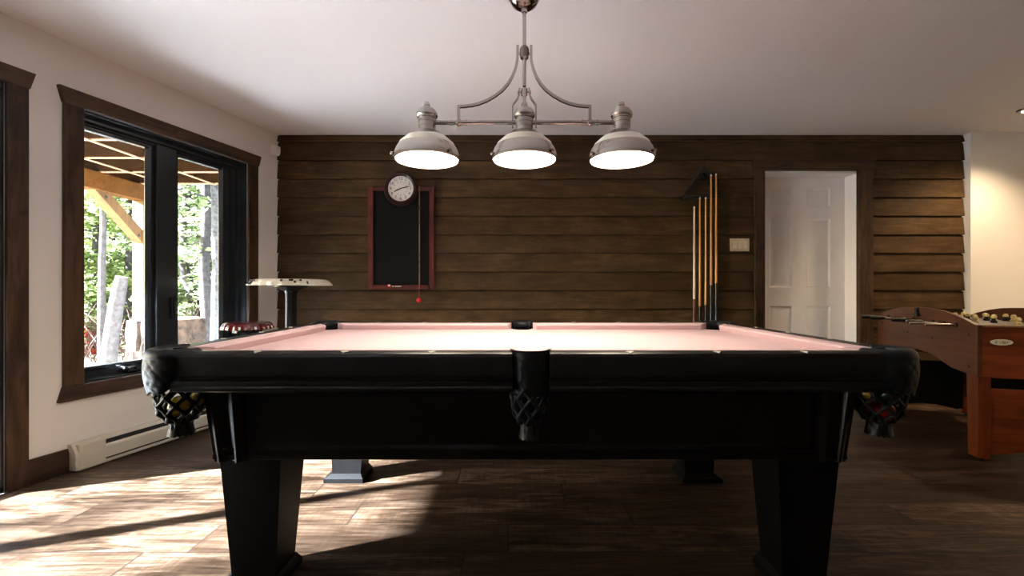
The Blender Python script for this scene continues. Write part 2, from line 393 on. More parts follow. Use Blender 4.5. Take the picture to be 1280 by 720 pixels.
def casing(name, s0, s1, sf0, sf1, z0, z1, sill):
    """flat wood casing round an opening in the left wall; head and sill flare outward"""
    r = thing(name, None, None, C, RZ, kind='structure')
    MB().box(s0, sf0, 0, .022, z0, z1, .002).build('side_casing', M['trim'], r)
    MB().box(sf1, s1, 0, .022, z0, z1, .002).build('side_casing', M['trim'], r)
    q = [(s0-.002, z1), (s1+.002, z1), (s1+.025, z1+.085), (s0-.025, z1+.085)]
    MB().prism(q, 'y', 0, .028).build('head_casing', M['trimh'], r)
    if sill:
        q = [(s0-.025, z0-.08), (s1+.025, z0-.08), (s1+.002, z0), (s0-.002, z0)]
        MB().prism(q, 'y', 0, .028).build('sill_casing', M['trimh'], r)
casing('trim_1', WS0-.094, WS1+.093, WS0, WS1, WZ0, WZ1, True)
casing('trim_2', DS0-.085, DS1+.085, DS0, DS1, 0, DZ, False)
# patio door (mostly outside the frame; its glass lets the sun in)
dr = thing('door_2', None, None, C, RZ, kind='structure')
f = MB(); f.box(DS0, DS0+.05, -.15, -.002, 0, DZ); f.box(DS1-.05, DS1, -.15, -.002, 0, DZ); f.box(DS0, DS1, -.15, -.002, DZ-.05, DZ); f.box(DS0, DS1, -.15, -.002, 0, .035)
f.build('door_frame', M['blackmetal'], dr, 0)
for a, b_, n in ((DS0+.05, 2.70, -.11), (2.64, DS1-.05, -.06)):
    f = MB()
    f.box(a, a+.055, n-.02, n+.02, .035, DZ-.05, .004); f.box(b_-.055, b_, n-.02, n+.02, .035, DZ-.05, .004)
    f.box(a+.055, b_-.055, n-.02, n+.02, .035, .11, .004); f.box(a+.055, b_-.055, n-.02, n+.02, DZ-.12, DZ-.05, .004)
    p = f.build('door_leaf', M['blackmetal'], dr, 30)
    MB().box(a+.05, b_-.05, n-.003, n+.003, .105, DZ-.115).build('glass_pane', M['glass'], p, 0)
# baseboard left
prof = [(0, 0), (.018, 0), (.018, .105), (.012, .118), (.010, .130), (0, .130)]
bb = MB(); bb.loft([[(1.562, p[0], p[1]) for p in prof], [(1.735, p[0], p[1]) for p in prof]]); bb.loft([[(.0, p[0], p[1]) for p in prof], [(.22, p[0], p[1]) for p in prof]])
struct(wallobj(bb, 'baseboard_left', M['base']))
# door casing on the back wall
tr = thing('trim_3', None, None, (0, BY, 0), 0, kind='structure')
MB().box(2.112, DX0, -.045, 0, 0, DH, .002).build('side_casing', M['trim'], tr)
MB().box(DX1, 3.14, -.045, 0, 0, DH, .002).build('side_casing', M['trim'], tr)
MB().prism([(2.105, DH), (3.147, DH), (3.162, DH+.095), (2.09, DH+.095)], 'y', -.05, 0).build('head_casing', M['trimh'], tr)
# white six panel door
dr = thing('door_1', None, None, (DX0, BY+.135, 0), 0, kind='structure')
DW = DX1-DX0
f = MB(); f.box(-.02, 0, -.14, .06, 0, DH); f.box(DW, DW+.02, -.14, .06, 0, DH); f.box(0, DW, -.14, .06, DH-.02, DH)
f.build('door_jamb', M['door'], dr, 0)
pan = []
for x0, x1 in ((.14, .344), (.474, .692)):
    for z0, z1 in ((.20, .85), (1.02, 1.64), (1.755, 1.92)): pan.append((x0, x1, z0, z1))
# slab front built as a grid with panel holes
xs = sorted({0, DW, .14, .344, .474, .692}); zs = sorted({.01, DH-.022, .20, .85, 1.02, 1.64, 1.755, 1.92})
sl = MB()
for i in range(len(xs)-1):
    for k in range(len(zs)-1):
        if any(abs(xs[i]-p[0]) < 1e-6 and abs(zs[k]-p[2]) < 1e-6 for p in pan): continue
        sl.box(xs[i], xs[i+1], 0, .035, zs[k], zs[k+1])
for x0, x1, z0, z1 in pan:
    def rect(d, y): return [(x0+d, y, z0+d), (x1-d, y, z0+d), (x1-d, y, z1-d), (x0+d, y, z1-d)]
    sl.loft([rect(0, 0), rect(.012, .010), rect(.022, .010), rect(.045, .002)], caps=False)
    sl.add(rect(.045, .002), [(0, 1, 2, 3)])
sl.build('door_leaf', M['door'], dr, 20)
k = MB(); k.lathe([(.0001, .065), (.018, .063), (.026, .050), (.022, .036), (.010, .030), (.010, .008), (.028, .006), (.028, 0)], (.035, 0, .93), 20, axis='y')
k.build('door_knob', M['steel_dark'], dr)

# ------------------------------------------------------------------ pool table
PX, PY = .057, 2.01
pt = thing('pool_table', 'black wooden pool table with mauve cloth and leather drop pockets ', 'pool table', (PX, PY, 0))
HL, HW, RW = 1.19, .657, .124          # half length, half width, rail width
ZT = .812
prof = [(.070, ZT-.030), (.070, ZT-.004), (.064, ZT-.001), (.020, ZT), (.008, ZT-.004), (.001, ZT-.013), (0, ZT-.018), (0, .742), (.006, .738), (.006, .730), (.001, .727), (0, .722), (.001, .712), (-.004, .707), (-.004, .698), (.002, .694), (.070, .694)]
def rail_long(sy, x0, x1):
    return MB().loft([[(x0, sy*(HW-w_), z) for w_, z in prof], [(x1, sy*(HW-w_), z) for w_, z in prof]]).build('rail', M['table'], pt, 25)
def rail_short(sx, y0, y1):
    return MB().loft([[(sx*(HL-w_), y0, z) for w_, z in prof], [(sx*(HL-w_), y1, z) for w_, z in prof]]).build('rail', M['table'], pt, 25)
rails = {}
for sy in (-1, 1):
    for x0, x1 in ((-1.072, -.056), (.056, 1.072)):
        r_ = rail_long(sy, x0, x1)
        for k in (1, 2, 3):
            px = (x0+x1)/2+(k-2)*.264; d = MB()
            d.loft([[(px-.012, sy*(HW-.028), ZT+.0012), (px, sy*(HW-.038), ZT+.0012), (px+.012, sy*(HW-.028), ZT+.0012), (px, sy*(HW-.010), ZT-.0005)],
                    [(px-.012, sy*(HW-.028), ZT-.004), (px, sy*(HW-.038), ZT-.004), (px+.012, sy*(HW-.028), ZT-.004), (px, sy*(HW-.010), ZT-.006)]])
            d.build('sight', M['ivory'], r_, 0)
for sx in (-1, 1):
    r_ = rail_short(sx, -.535, .535)
    for k in (-1, 0, 1):
        py = k*.264; d = MB()
        q = [(HL-.028, py-.012), (HL-.038, py), (HL-.028, py+.012), (HL-.016, py)]
        d.loft([[(sx*a, b_, ZT+.0012) for a, b_ in q], [(sx*a, b_, ZT-.004) for a, b_ in q]])
        d.build('sight', M['ivory'], r_, 0)
# cushions: nose at RW from the outer face, cloth covered
cprof = [(.066, ZT-.002), (.075, ZT-.001), (.118, ZT-.006), (RW, ZT-.011), (RW-.002, ZT-.018), (RW-.012, .775), (.066, .775)]
def cush(sy, x0, x1, m0, m1):
    k = lambda w_: (w_-.066)/(RW-.066)
    return MB().loft([[(x0+m0*k(w_), sy*(HW-w_), z) for w_, z in cprof], [(x1-m1*k(w_), sy*(HW-w_), z) for w_, z in cprof]]).build('cushion', M['cloth'], pt, 30)
for sy in (-1, 1):
    cush(sy, -1.055, -.060, .060, .022); cush(sy, .060, 1.055, .022, .060)
for sx in (-1, 1):
    k = lambda w_: (w_-.066)/(RW-.066)
    MB().loft([[(sx*(HL-w_), -.520+.060*k(w_), z) for w_, z in cprof], [(sx*(HL-w_), .520-.060*k(w_), z) for w_, z in cprof]]).build('cushion', M['cloth'], pt, 30)
# bed of cloth with pocket cut-outs
PCS = [(-1.10, -.567, 225), (1.10, -.567, 315), (-1.10, .567, 135), (1.10, .567, 45), (0, -.603, 270), (0, .603, 90)]
out = []
def arc(cx, cy, r, a0, a1, n=10): return [(cx+r*math.cos(R(a0+(a1-a0)*i/n)), cy+r*math.sin(R(a0+(a1-a0)*i/n))) for i in range(n+1)]
BX, BYh = 1.12, .587
out += arc(-1.10, -.567, .062, 72, 18)[::1]
out = []
out += arc(-1.12, -.587, .080, 90, 0) + arc(0, -.587, .055, 180, 0) + arc(1.12, -.587, .080, 180, 90)
out += arc(1.12, .587, .080, 270, 180) + arc(0, .587, .055, 360, 180) + arc(-1.12, .587, .080, 360, 270)
MB().prism(out, 'z', .745, .776).build('bed_cloth', M['cloth'], pt, 30)
# body: tapered cabinet with recessed panels, corner pilasters, base moulding
def rect(hx, hy, z): return [(-hx, -hy, z), (hx, -hy, z), (hx, hy, z), (-hx, hy, z)]
MB().loft([rect(1.000, .545, .46), rect(1.012, .560, .745)]).build('cabinet_panel', M['table'], pt, 0)
mo = MB()
mo.loft([rect(1.008, .552, .455), rect(1.012, .558, .458), rect(1.012, .558, .472), rect(1.008, .553, .476), rect(1.010, .556, .486), rect(1.011, .557, .490), rect(1.003, .548, .500), rect(1.002, .547, .505)])
mo.build('base_moulding', M['table'], pt, 25)
MB().loft([rect(1.02, .572, .672), rect(1.026, .578, .68), rect(1.03, .582, .70)]).build('under_rail_moulding', M['table'], pt, 25)
# corner pilasters: L-shaped fluted profile lofted from bottom to top
def pil_ring(sx, sy, ox, oy, z, wx, wy):
    fl = [0, .10, .16, .22, .28, .34, .42, .50, .58, .66, .72, .78, .84, .90, 1.0]
    dp = [.010, .010, .004, .000, .002, .012, .016, .017, .016, .012, .002, .000, .004, .010, .010]
    p = []
    for t_, d_ in zip(fl, dp): p.append((ox-wx*(1-t_), oy-d_+.012))
    q = [(ox-d_+.012, oy-wy*t_) for t_, d_ in zip(fl, dp)]
    pts = [(ox-wx, oy-.05)] + p + q + [(ox-.05, oy-wy), (ox-.05, oy-.05)]
    return [(sx*a, sy*b_, z) for a, b_ in pts]
for sx in (-1, 1):
    for sy in (-1, 1):
        MB().loft([pil_ring(sx, sy, 1.010, .552, .450, .10, .10), pil_ring(sx, sy, 1.034, .572, .694, .122, .12)]).build('corner_pilaster', M['tablev'], pt, 30)
# legs
for sx in (-1, 1):
    for sy in (-1, 1):
        def rg(x0, x1, y0, y1, z): return [(sx*x0, sy*y0, z), (sx*x1, sy*y0, z), (sx*x1, sy*y1, z), (sx*x0, sy*y1, z)]
        lg = MB().loft([rg(.806, 1.005, .355, .535, .462), rg(.846, .992, .357, .490, .035)]).build('leg', M['leg'], pt, 0)
        ft = MB(); ft.loft([rg(.828, 1.030, .338, .510, 0), rg(.828, 1.030, .338, .510, .022), rg(.834, 1.014, .344, .504, .030), rg(.842, .998, .352, .496, .045)])
        ft.build('leg_plinth', M['leg'], lg, 0)
# leather pockets
def pocket(cx, cy, deg, corner):
    g = bpy.data.objects.new('pocket', None)
    a0, a1 = R(deg-112), R(deg+112)
    rr = .0 if corner else -.012
    seg = 44
    top = [(.060+rr, .770), (.058+rr, .795), (.064+rr, .810), (.076+rr, .8175), (.087+rr, .815), (.095+rr, .806), (.098+rr, .794), (.094+rr, .788)]
    if not corner: a0, a1 = R(deg-92), R(deg+92); top = [(r_*.72 if r_ > .07 else r_, z) for r_, z in top]
    ring = MB().lathe(top, (cx, cy, 0), seg, a0, a1)
    o = ring.build('pocket_iron', M['leather'], pt, 50)
    md = o.modifiers.new('thickness', 'SOLIDIFY'); md.thickness = .006; md.offset = 0
    # draped shield with quilted diamonds and scalloped lower edge
    Ro = (.099 if corner else .0655)
    span = 98 if corner else 88
    nu, nv = 56, 18; vs = []; fs = []
    for i in range(nu+1):
        u = i/nu; a = R(deg-span+2*span*u)
        ns = 5 if corner else 2
        zb = .690 - .012*abs(math.sin(PI*ns*u)) + (.02*abs(2*u-1) if corner else .0)
        if not corner: zb = .682+.0*u
        for j in range(nv+1):
            v = j/nv; z = .797+(zb-.797)*v
            arcl = (u-.5)*2*R(span)*Ro
            q1 = abs(((arcl*1.0+(z-.6))/.034) % 1-.5); q2 = abs(((arcl*1.0-(z-.6))/.034) % 1-.5)
            groove = max(0, 1-min(q1, q2)/.10) if .06 < v < .95 else 0
            r_ = Ro+.006*math.sin(PI*min(1, v*1.1))*(1 if corner else .5)-.008*v-.0032*groove
            vs.append((cx+r_*math.cos(a), cy+r_*math.sin(a), z))
    for i in range(nu):
        for j in range(nv): fs.append((i*(nv+1)+j, (i+1)*(nv+1)+j, (i+1)*(nv+1)+j+1, i*(nv+1)+j+1))
    sh = MB().add(vs, fs).build('pocket_shield', M['leather'], pt, 60)
    md = sh.modifiers.new('thickness', 'SOLIDIFY'); md.thickness = .005; md.offset = -1
    # woven leather net
    net = MB(); lev = [(.060, .730), (.064, .700), (.067, .672), (.066, .645), (.058, .618), (.040, .594), (.026, .585)]
    if not corner: lev = [(r_*.86, z) for r_, z in lev]
    nn = 8
    ncx, ncy = cx+(.004 if corner else 0)*math.cos(R(deg)), cy+(.004 if corner else .0)*math.sin(R(deg))
    def P(k, i):
        r_, z = lev[k]; a = 2*PI*(i+(.5 if k % 2 else 0))/nn; return (ncx+r_*math.cos(a), ncy+r_*math.sin(a), z)
    for k in range(len(lev)-1):
        for i in range(nn):
            for j in ((i, i-1) if k % 2 == 0 else (i, i+1)):
                p, q = Vector(P(k, i)), Vector(P(k+1, j)); mid = (p+q)/2
                net.tube([p, mid, q], [.0085, .0055, .0085], 6)
    for i in range(nn*2): pass
    ringpts = [(ncx+lev[0][0]*math.cos(2*PI*i/20), ncy+lev[0][0]*math.sin(2*PI*i/20), lev[0][1]) for i in range(20)]
    net.tube(ringpts, .006, 6, closed=True)
    net.build('pocket_net', M['leather'], pt, 60)
    ts = MB(); pr = []
    for i in range(30):
        a = 2*PI*i/30; pr.append((a, 1+.10*(i % 2)))
    rings = []
    for r_, z in ((.026, .602), (.031, .590), (.029, .575), (.031, .560), (.035, .546)):
        rings.append([(ncx+r_*m_*math.cos(a), ncy+r_*m_*math.sin(a), z-(.004 if (m_ > 1 and z < .55) else 0)) for a, m_ in pr])
    ts.loft(rings); ts.build('net_tassel', M['leather'], pt, 60)
for q in PCS: pocket(*q[:3], corner=abs(q[0]) > .5)
# pool balls in the two front nets
BR = .0286
def ball(cx, cy, z, col, label, stripe=False):
    o = MB().sphere((0, 0, BR), BR, 24, 16).build('pool_ball', mat('ball_'+label.split()[0], col, .12, coat=.6), None, 60, (cx, cy, z-BR))
    return tag(o, label, 'ball', 'pool balls in the corner nets')
lx, ly = PX-1.10, PY-.567
ball(lx+.004, ly-.024, .640, (.55, .33, .03), 'yellow pool ball highest in the left front corner net')
ball(lx-.020, ly+.008, .617, (.50, .28, .025), 'amber pool ball lowest in the left front corner net')
ball(lx+.032, ly+.014, .648, (.45, .27, .03), 'mustard pool ball on the table side of the left front corner net')
rx = PX+1.10
ball(rx-.028, ly+.0, .672, (.75, .52, .04), 'bright yellow pool ball at the top of the right front corner net')
ball(rx+.008, ly-.024, .618, (.75, .02, .012), 'scarlet pool ball low in the front of the right corner net')
ball(rx+.024, ly+.022, .655, (.45, .015, .015), 'crimson pool ball on the outer side of the right corner net')
ball(rx-.010, ly+.030, .617, (.30, .01, .012), 'maroon pool ball low at the back of the right corner net')
ball(rx+.018, ly-.022, .675, (.05, .14, .07), 'dark green pool ball above the scarlet one in the right corner net')

# ------------------------------------------------------------------ table light
LX, LY = .055, 2.03
px2m = LY/569
lt = thing('billiard_light', 'brushed nickel light with three domed shades hanging from the ceiling over the pool table', 'ceiling light', (LX, LY, H))
def zz(y): return 1+(362-y)*px2m-H
MB().lathe([(.0001, zz(12)), (.03, zz(11)), (.055, zz(6)), (.072, zz(-3)), (.079, zz(-14)), (.080, -.001), (.0001, -.001)], seg=40).build('canopy', M['steel_dark'], lt)
MB().lathe([(.012, zz(16)), (.014, zz(13)), (.012, zz(10))], seg=20, caps=True).build('canopy_nut', M['steel'], lt)
MB().tube([(0, 0, zz(11)), (0, 0, zz(108))], .0085, 16).build('down_rod', M['steel'], lt)
MB().lathe([(.009, zz(57)), (.017, zz(59)), (.020, zz(62)), (.020, zz(70)), (.018, zz(73)), (.009, zz(75))], seg=24, caps=True).build('collar', M['steel_dark'], lt)
cl = MB().lathe([(.009, zz(110)), (.014, zz(111)), (.0145, zz(119)), (.008, zz(121)), (.0065, zz(128)), (.012, zz(131))], seg=20, caps=True); cl.tube([(-.026, 0, zz(115)), (.026, 0, zz(115))], .004, 8)
for s_ in (-1, 1): cl.tube([(s_*.024, 0, zz(115)), (s_*.029, 0, zz(115))], .009, 10)
cl.build('lower_collar', M['steel'], lt)
armpx = [(645.6, 57), (645.6, 66), (645.3, 76), (643, 86), (639, 96), (633.5, 105), (626.5, 113), (617.5, 120), (607, 126), (597, 129.8), (588, 132), (578, 133), (572, 133.2), (572, 151)]
for s_ in (-1, 1):
    pts = [(s_*(654-x)*-px2m, 0, zz(y)) for x, y in armpx]
    MB().bar(pts, .014, .0115).build('arm', M['steel'], lt, 30)
    MB().tube([(s_*.016, 0, zz(67)), (s_*.032, 0, zz(67))], .006, 8).build('arm_screw', M['steel'], lt)
    hk = [(648, 110), (648, 117), (645, 124), (640.5, 130), (639.5, 133), (639.5, 160)]
    MB().bar([(s_*(654-x)*-px2m, 0, zz(y)) for x, y in hk], .009, .007).build('hook', M['steel'], lt, 30)
ZB = zz(153.2)
MB().tube([(-.40, 0, ZB), (.40, 0, ZB)], .0095, 16).build('cross_bar', M['steel'], lt)
for s_ in (-1, 1):
    cp = MB(); x = s_*82*px2m
    for dx, r_ in ((-.034, .0125), (-.026, .0105), (.026, .0105), (.034, .0125)): cp.tube([(x+dx-.003, 0, ZB), (x+dx+.003, 0, ZB)], r_, 14)
    cp.sphere((x, 0, ZB), .0155, 16, 10); cp.tube([(x-.03, 0, ZB), (x+.03, 0, ZB)], .0105, 12)
    cp.build('bar_coupling', M['steel'], lt)
def shade(x):
    zr = -H+1.578
    pr = [(.0001, zz(127.3)), (.009, zz(127.8)), (.0135, zz(130)), (.0135, zz(131.8)), (.009, zz(132.6)), (.017, zz(133.3)), (.0185, zz(135)), (.024, zz(136)), (.034, zz(136.8)), (.0385, zz(138)), (.0405, zz(139.5)), (.0405, zz(140.5)), (.0455, zz(141.2)), (.047, zz(143)), (.047, zz(145)), (.0445, zz(146.5)), (.041, zz(147.2)), (.041, zz(148)), (.036, zz(148.2)), (.036, zz(149)), (.039, zz(149.2)), (.0385, zz(153)), (.037, zz(153.3)), (.037, zz(154)), (.0385, zz(154.3)), (.0385, zz(158.5)), (.037, zz(158.8)), (.037, zz(159.4)), (.039, zz(159.8)), (.039, zz(163)), (.0435, zz(163.6)), (.0445, zz(165.2))]
    dome = [(.048, zr+.126), (.060, zr+.121), (.084, zr+.101), (.103, zr+.086), (.120, zr+.068), (.133, zr+.050), (.140, zr+.034), (.1425, zr+.026)]
    rim = [(.144, zr+.024), (.1465, zr+.018), (.1465, zr+.006), (.149, zr+.004), (.149, zr), (.146, zr-.002), (.140, zr-.002)]
    sh = MB().lathe(pr+dome+rim, (x, 0, 0), 56).build('lamp_shade', M['steel'], lt, 40)
    inner = [(.138, zr+.004), (.134, zr+.040), (.120, zr+.072), (.09, zr+.098), (.0001, zr+.112)]
    MB().lathe(inner, (x, 0, 0), 40).build('shade_lining', M['white_enamel'], sh)
    MB().lathe([(.0001, zr+.001), (.08, zr+.002), (.1385, zr+.004), (.1385, zr+.008), (.0001, zr+.007)], (x, 0, 0), 48).build('glass_diffuser', M['diffuser'], sh)
    for a in (200, 320, 80):
        cx_, cy_ = x+.152*math.cos(R(a)), .152*math.sin(R(a))
        c_ = MB(); c_.sphere((cx_, cy_, zr+.014), .0085, 10, 8); c_.tube([(x+.146*math.cos(R(a)), .146*math.sin(R(a)), zr+.014), (cx_, cy_, zr+.014)], .004, 8)
        c_.build('rim_screw', M['steel_dark'], sh)
for k in (-1, 0, 1): shade(k*.434)

# ------------------------------------------------------------------ things on the back wall
YW = BY-.026
kw = (YW-.01)/569
def bx(px): return (px-640)*kw
def bz(y): return 1+(362-y)*kw
# chalkboard
cb = thing('chalkboard', 'black chalkboard in a cherry wood frame on the board wall below the clock', 'chalkboard', (bx(502), YW, bz(362)))
cw, ch = (543-461)*kw/2, (362-234)*kw
fr = MB(); fw = .042; d0, d1 = -.028, 0
fr.box(-cw, -cw+fw, d0, d1, 0, ch, .004); fr.box(cw-fw, cw, d0, d1, 0, ch, .004); fr.box(-cw+fw, cw-fw, d0, d1, ch-fw*.8, ch, .004)
fr.build('frame', M['redwood'], cb)
fr = MB().box(-cw+fw, cw-fw, d0-.022, d1, 0, .040, .005).build('chalk_ledge', M['redwood'], cb)
MB().box(-cw+fw-.004, cw-fw+.004, -.012, d1-.002, .03, ch-fw*.8+.004).build('writing_surface', M['slate'], cb, 0)
lg = MB().box(bx(486)-bx(502), bx(489.8)-bx(502), d0-.0235, d0-.022, .025, .045).build('logo_patch', M['red'], cb, 0)
ly_ = d0-.024
mxT = lambda x, z, y: Matrix.Translation((x, y, z)) @ Matrix.Rotation(PI/2, 4, 'X')
lgw = MB().box(bx(486.7)-bx(502), bx(489.4)-bx(502), d0-.0245, d0-.0235, .030, .041).build('logo_print', M['whiteprint'], lg, 0)
pr = MB()
for a, b_ in ((491.6, 493.8), (495.0, 502.8)): pr.box(bx(a)-bx(502), bx(b_)-bx(502), d0-.0235, d0-.022, .025, .0315)
pr.build('lettering', M['whiteprint'], cb, 0)
rx_ = bx(525)-bx(502)
MB().tube([(rx_, -.034, ch+.003), (rx_, -.034, .036)], .0042, 8).build('score_rod', M['pine_lit_edge'], cb)
for y in (260, 279.5, 318, 328, 339.5): 
    bd = MB().sphere((rx_, -.036, bz(y)-bz(362)), .011, 10, 8, .6); bd.build('score_bead', M['black'], cb)
st = MB().tube([(rx_, -.052, .04), (rx_+.001, -.052, -.06)], .0016, 6); st.tube([(rx_+.003, -.053, .035), (rx_+.012, -.054, .005)], .0016, 6); st.build('red_string', M['red'], cb)
MB().sphere((rx_, -.052, bz(375)-bz(362)), .021, 16, 12).build('red_ball', M['red'], cb)
# wall clock
ck = thing('wall_clock', 'round white dial clock with mahogany rim over the chalkboard corner', 'clock', (bx(502.2), YW-.030, bz(237)))
MB().lathe([(.108, .018), (.112, .034), (.122, .042), (.134, .040), (.143, .030), (.148, .014), (.148, 0), (.0001, 0)], (0, 0, 0), 64, axis='y').build('rim', M['clockrim'], ck)
MB().lathe([(.0001, .020), (.110, .020), (.110, .016)], (0, 0, 0), 48, axis='y').build('dial', M['paper'], ck)
chars = []
for hh in range(1, 13):
    a = R(90-30*hh)
    chars.append((str(hh), .037, mxT(.086*math.cos(a), .086*math.sin(a), -.0205)))
    chars.append((str(hh+12 if hh < 12 else 24), .013, mxT(.056*math.cos(a), .056*math.sin(a), -.0205)))
text_mesh(chars, 'numerals', M['ink'], ck)
def hand(deg, ln, wd, y, name):
    a = R(90-deg); c_, s_ = math.cos(a), math.sin(a)
    q = [(-.018, -wd*.4), (ln*.55, -wd), (ln, -wd*.15), (ln, wd*.15), (ln*.55, wd), (-.018, wd*.4)]
    q = [(u*c_-v*s_, u*s_+v*c_) for u, v in q]
    MB().prism(q, 'y', y-.0015, y).build(name, M['ink'], ck, 0)
hand(246, .066, .006, -.023, 'hour_hand'); hand(77, .088, .0052, -.026, 'minute_hand')
MB().lathe([(.0001, .030), (.005, .029), (.005, .020)], (0, 0, 0), 12, axis='y').build('hand_pin', M['ink'], ck)
# cue rack with triangle and cues
cr = thing('cue_rack', 'black wall cue rack bar holding five cues beside the white door', 'cue rack', (bx(877), YW, .46))
MB().box(-.185, .165, -.075, 0, 0, .035, .006).build('lower_shelf', M['black'], cr)
rb = MB(); rb.box(-.165, .150, -.055, -.030, bz(248.5)-.46, bz(245.5)-.46, .003)
for x in (-.12, .12): rb.box(x-.012, x+.012, -.034, 0, bz(248.4)-.46, bz(245.6)-.46)
rb.build('upper_bar', M['black'], cr)
tri = thing('triangle_rack', 'black triangular ball rack hanging on the board wall above the cues', 'triangle rack', (bx(879), YW, bz(206)))
def P2(px, y): return ((px-879)*kw, (206-y)*-kw*-1)
tc_ = [Vector(((px-879)*kw, 0, (206-y)*kw)) for px, y in ((879, 207), (849.5, 252), (900, 244))]
loop = []
for i in range(3):
    p, a, b_ = tc_[i], tc_[i-1], tc_[(i+1) % 3]
    da, db = (a-p).normalized()*.045, (b_-p).normalized()*.045
    for t_ in range(7):
        u = t_/6; loop.append(p+da*(1-u)**2+db*u**2)
cen = sum(loop, Vector())/len(loop)
tm = MB(); n_ = len(loop); rings = []
for p in loop:
    q = p+(cen-p).normalized()*.046
    rings.append([(p.x, -.040, p.z), (p.x, 0, p.z), (q.x, 0, q.z), (q.x, -.040, q.z)])
rings.append(rings[0]); tm.loft(rings, caps=False); tm.build('triangle_frame', M['black'], tri, 40)
pg = MB(); pg.lathe([(.0001, .045), (.010, .044), (.010, 0)], (0, 0, -.026), 12, axis='y'); pg.build('hanging_peg', M['black'], tri)
def cue(px, ytop, ybutt, ms, mb_, label, lean=0):
    zt, zb = bz(ytop)-.495, bz(ybutt)-.495
    c_ = thing('pool_cue', label, 'pool cue', (bx(px), YW-.062 if True else 0, .495), 0, 'pool cues in the wall rack')
    def at(z): return (lean*z, 0, z)
    MB().tube([at(zb), at(zt-.02)], [.0108, .0066], 12).build('shaft', ms, c_)
    MB().tube([at(0), at(.01), at(zb)], [.012, .0148, .0110], 14).build('butt', mb_, c_)
    MB().tube([at(zt-.02), at(zt-.006)], [.0066, .0064], 12).build('ferrule', M['whiteprint'], c_)
    MB().tube([at(zt-.006), at(zt)], [.0064, .005], 12).build('tip', mat('blue_chalked_tip', (.12, .20, .26), .8), c_)
cue(864.8, 259, 373.5, M['palemaple'], M['redbutt'], 'short pale cue with red brown butt, leftmost in the rack')
cue(871.8, 247.5, 382.5, M['maple'], M['blackgloss'], 'amber cue with black butt just right of the pale cue')
cue(879.0, 247.5, 381, M['maple'], M['blackgloss'], 'amber cue with black butt in the middle of the five')
cue(885.6, 219.5, 356, M['maple'], M['blackgloss'], 'tall amber cue reaching up the triangle, second from the door side', )
cue(891.8, 218.5, 354, M['maple'], M['blackgloss'], 'tall amber cue nearest the white door')
# light switch
sw = thing('light_switch', 'almond triple rocker light switch on the board wall beside the white door', 'light switch', (bx(925), YW, bz(306)))
MB().box(-12*kw, 12*kw, -.009, .006, -8*kw, 8*kw, .004, 2).build('switch_plate', M['almond'], sw)
for k in (-1, 0, 1):
    MB().prism([(-.016, -.034), (-.009, -.034), (-.0075, 0), (-.0105, .034), (-.016, .034)][::1] and [(-.008, -.034), (-.014, -.033), (-.010, 0), (-.012, .033), (-.008, .034)], 'x', k*.046-.0165, k*.046+.0165).build('rocker', M['almond2'], sw, 0)
    for zs_ in (-.045, .045): MB().lathe([(.0001, .0105), (.003, .010), (.003, .008)], (k*.046, 0, zs_), 8, axis='y').build('screw', M['steel'], sw)
# motion sensor on the left wall next to the corner
ms = thing('motion_sensor', 'small white motion sensor on the left wall near the ceiling corner', 'sensor', lw(.085, 0, 2.145), RZ)
MB().box(-.020, .020, 0, .030, .005, .085, .006, 2).build('mount', M['white_plastic'], ms)
q = [(-.030+.0, .090), (.030, .090), (.032, .06), (.030, .03), (.020, .006), (0, 0), (-.020, .006), (-.030, .03), (-.032, .06)]
MB().loft([[(x, .028, z) for x, z in q], [(x, .052, z) for x, z in q], [(x*.8, .066, z*.88+.005) for x, z in q]]).build('sensor_body', M['white_plastic'], ms, 40)
MB().sphere((0, .064, .030), .014, 12, 8, .8).build('sensor_lens', M['whiteprint'], ms)
# recessed downlight
def downlight(x, y, label, w_):
    d = thing('recessed_light', label, 'ceiling light', (x, y, H))
    MB().lathe([(.052, -.001), (.050, -.010), (.056, -.014), (.075, -.010), (.080, 0)], seg=40).build('trim_ring', M['chrome'], d)
    MB().lathe([(.0001, -.004), (.051, -.004), (.051, -.001), (.0001, -.001)], seg=32).build('lamp_lens', mat('downlight_lens', (.9, .85, .7), .4, emit=(1, .80, .52), estr=14), d)
    l = bpy.data.lights.new('downlight_beam', 'SPOT'); l.energy = w_; l.color = (1, .74, .45); l.spot_size = R(130); l.spot_blend = .7; l.shadow_soft_size = .05
    o = bpy.data.objects.new('downlight_beam', l); COL.objects.link(o); o.parent = d; o.location = (0, 0, -.02)
downlight(3.90, 3.42, 'chrome trimmed recessed light in the ceiling near the cream wall', DOWN_W)
downlight(4.6, 1.3, 'recessed ceiling light towards the right wall over the foosball end', DOWN_W*1.2)
downlight(5.2, 2.9, 'recessed ceiling light farthest right along the cream wall', DOWN_W*1.2)

# ------------------------------------------------------------------ baseboard heater
hs0, hs1 = .24, 1.56
ht = thing('baseboard_heater', 'cream electric baseboard heater under the window', 'heater', C, RZ)
cap = [(0, .012), (.062, .012), (.066, .030), (.060, .050), (.064, .075), (.062, .100), (.048, .125), (.030, .152), (0, .152)]
for a, b_ in ((hs0, hs0+.07), (hs1-.016, hs1)):
    MB().loft([[(a, n, z) for n, z in cap], [(b_, n, z) for n, z in cap]]).build('end_cap', M['heater'], ht, 30)
MB().loft([[(hs0+.07, n, z) for n, z in ((0, .020), (.055, .020), (.050, .120), (.02, .135), (0, .135))], [(hs1-.016, n, z) for n, z in ((0, .020), (.055, .020), (.050, .120), (.02, .135), (0, .135))]]).build('heating_core', M['dark_slot'], ht, 0)
fc = [(.056, .040), (.062, .036), (.060, .055), (.064, .078), (.062, .100), (.052, .112), (.050, .108), (.058, .098), (.060, .078)]
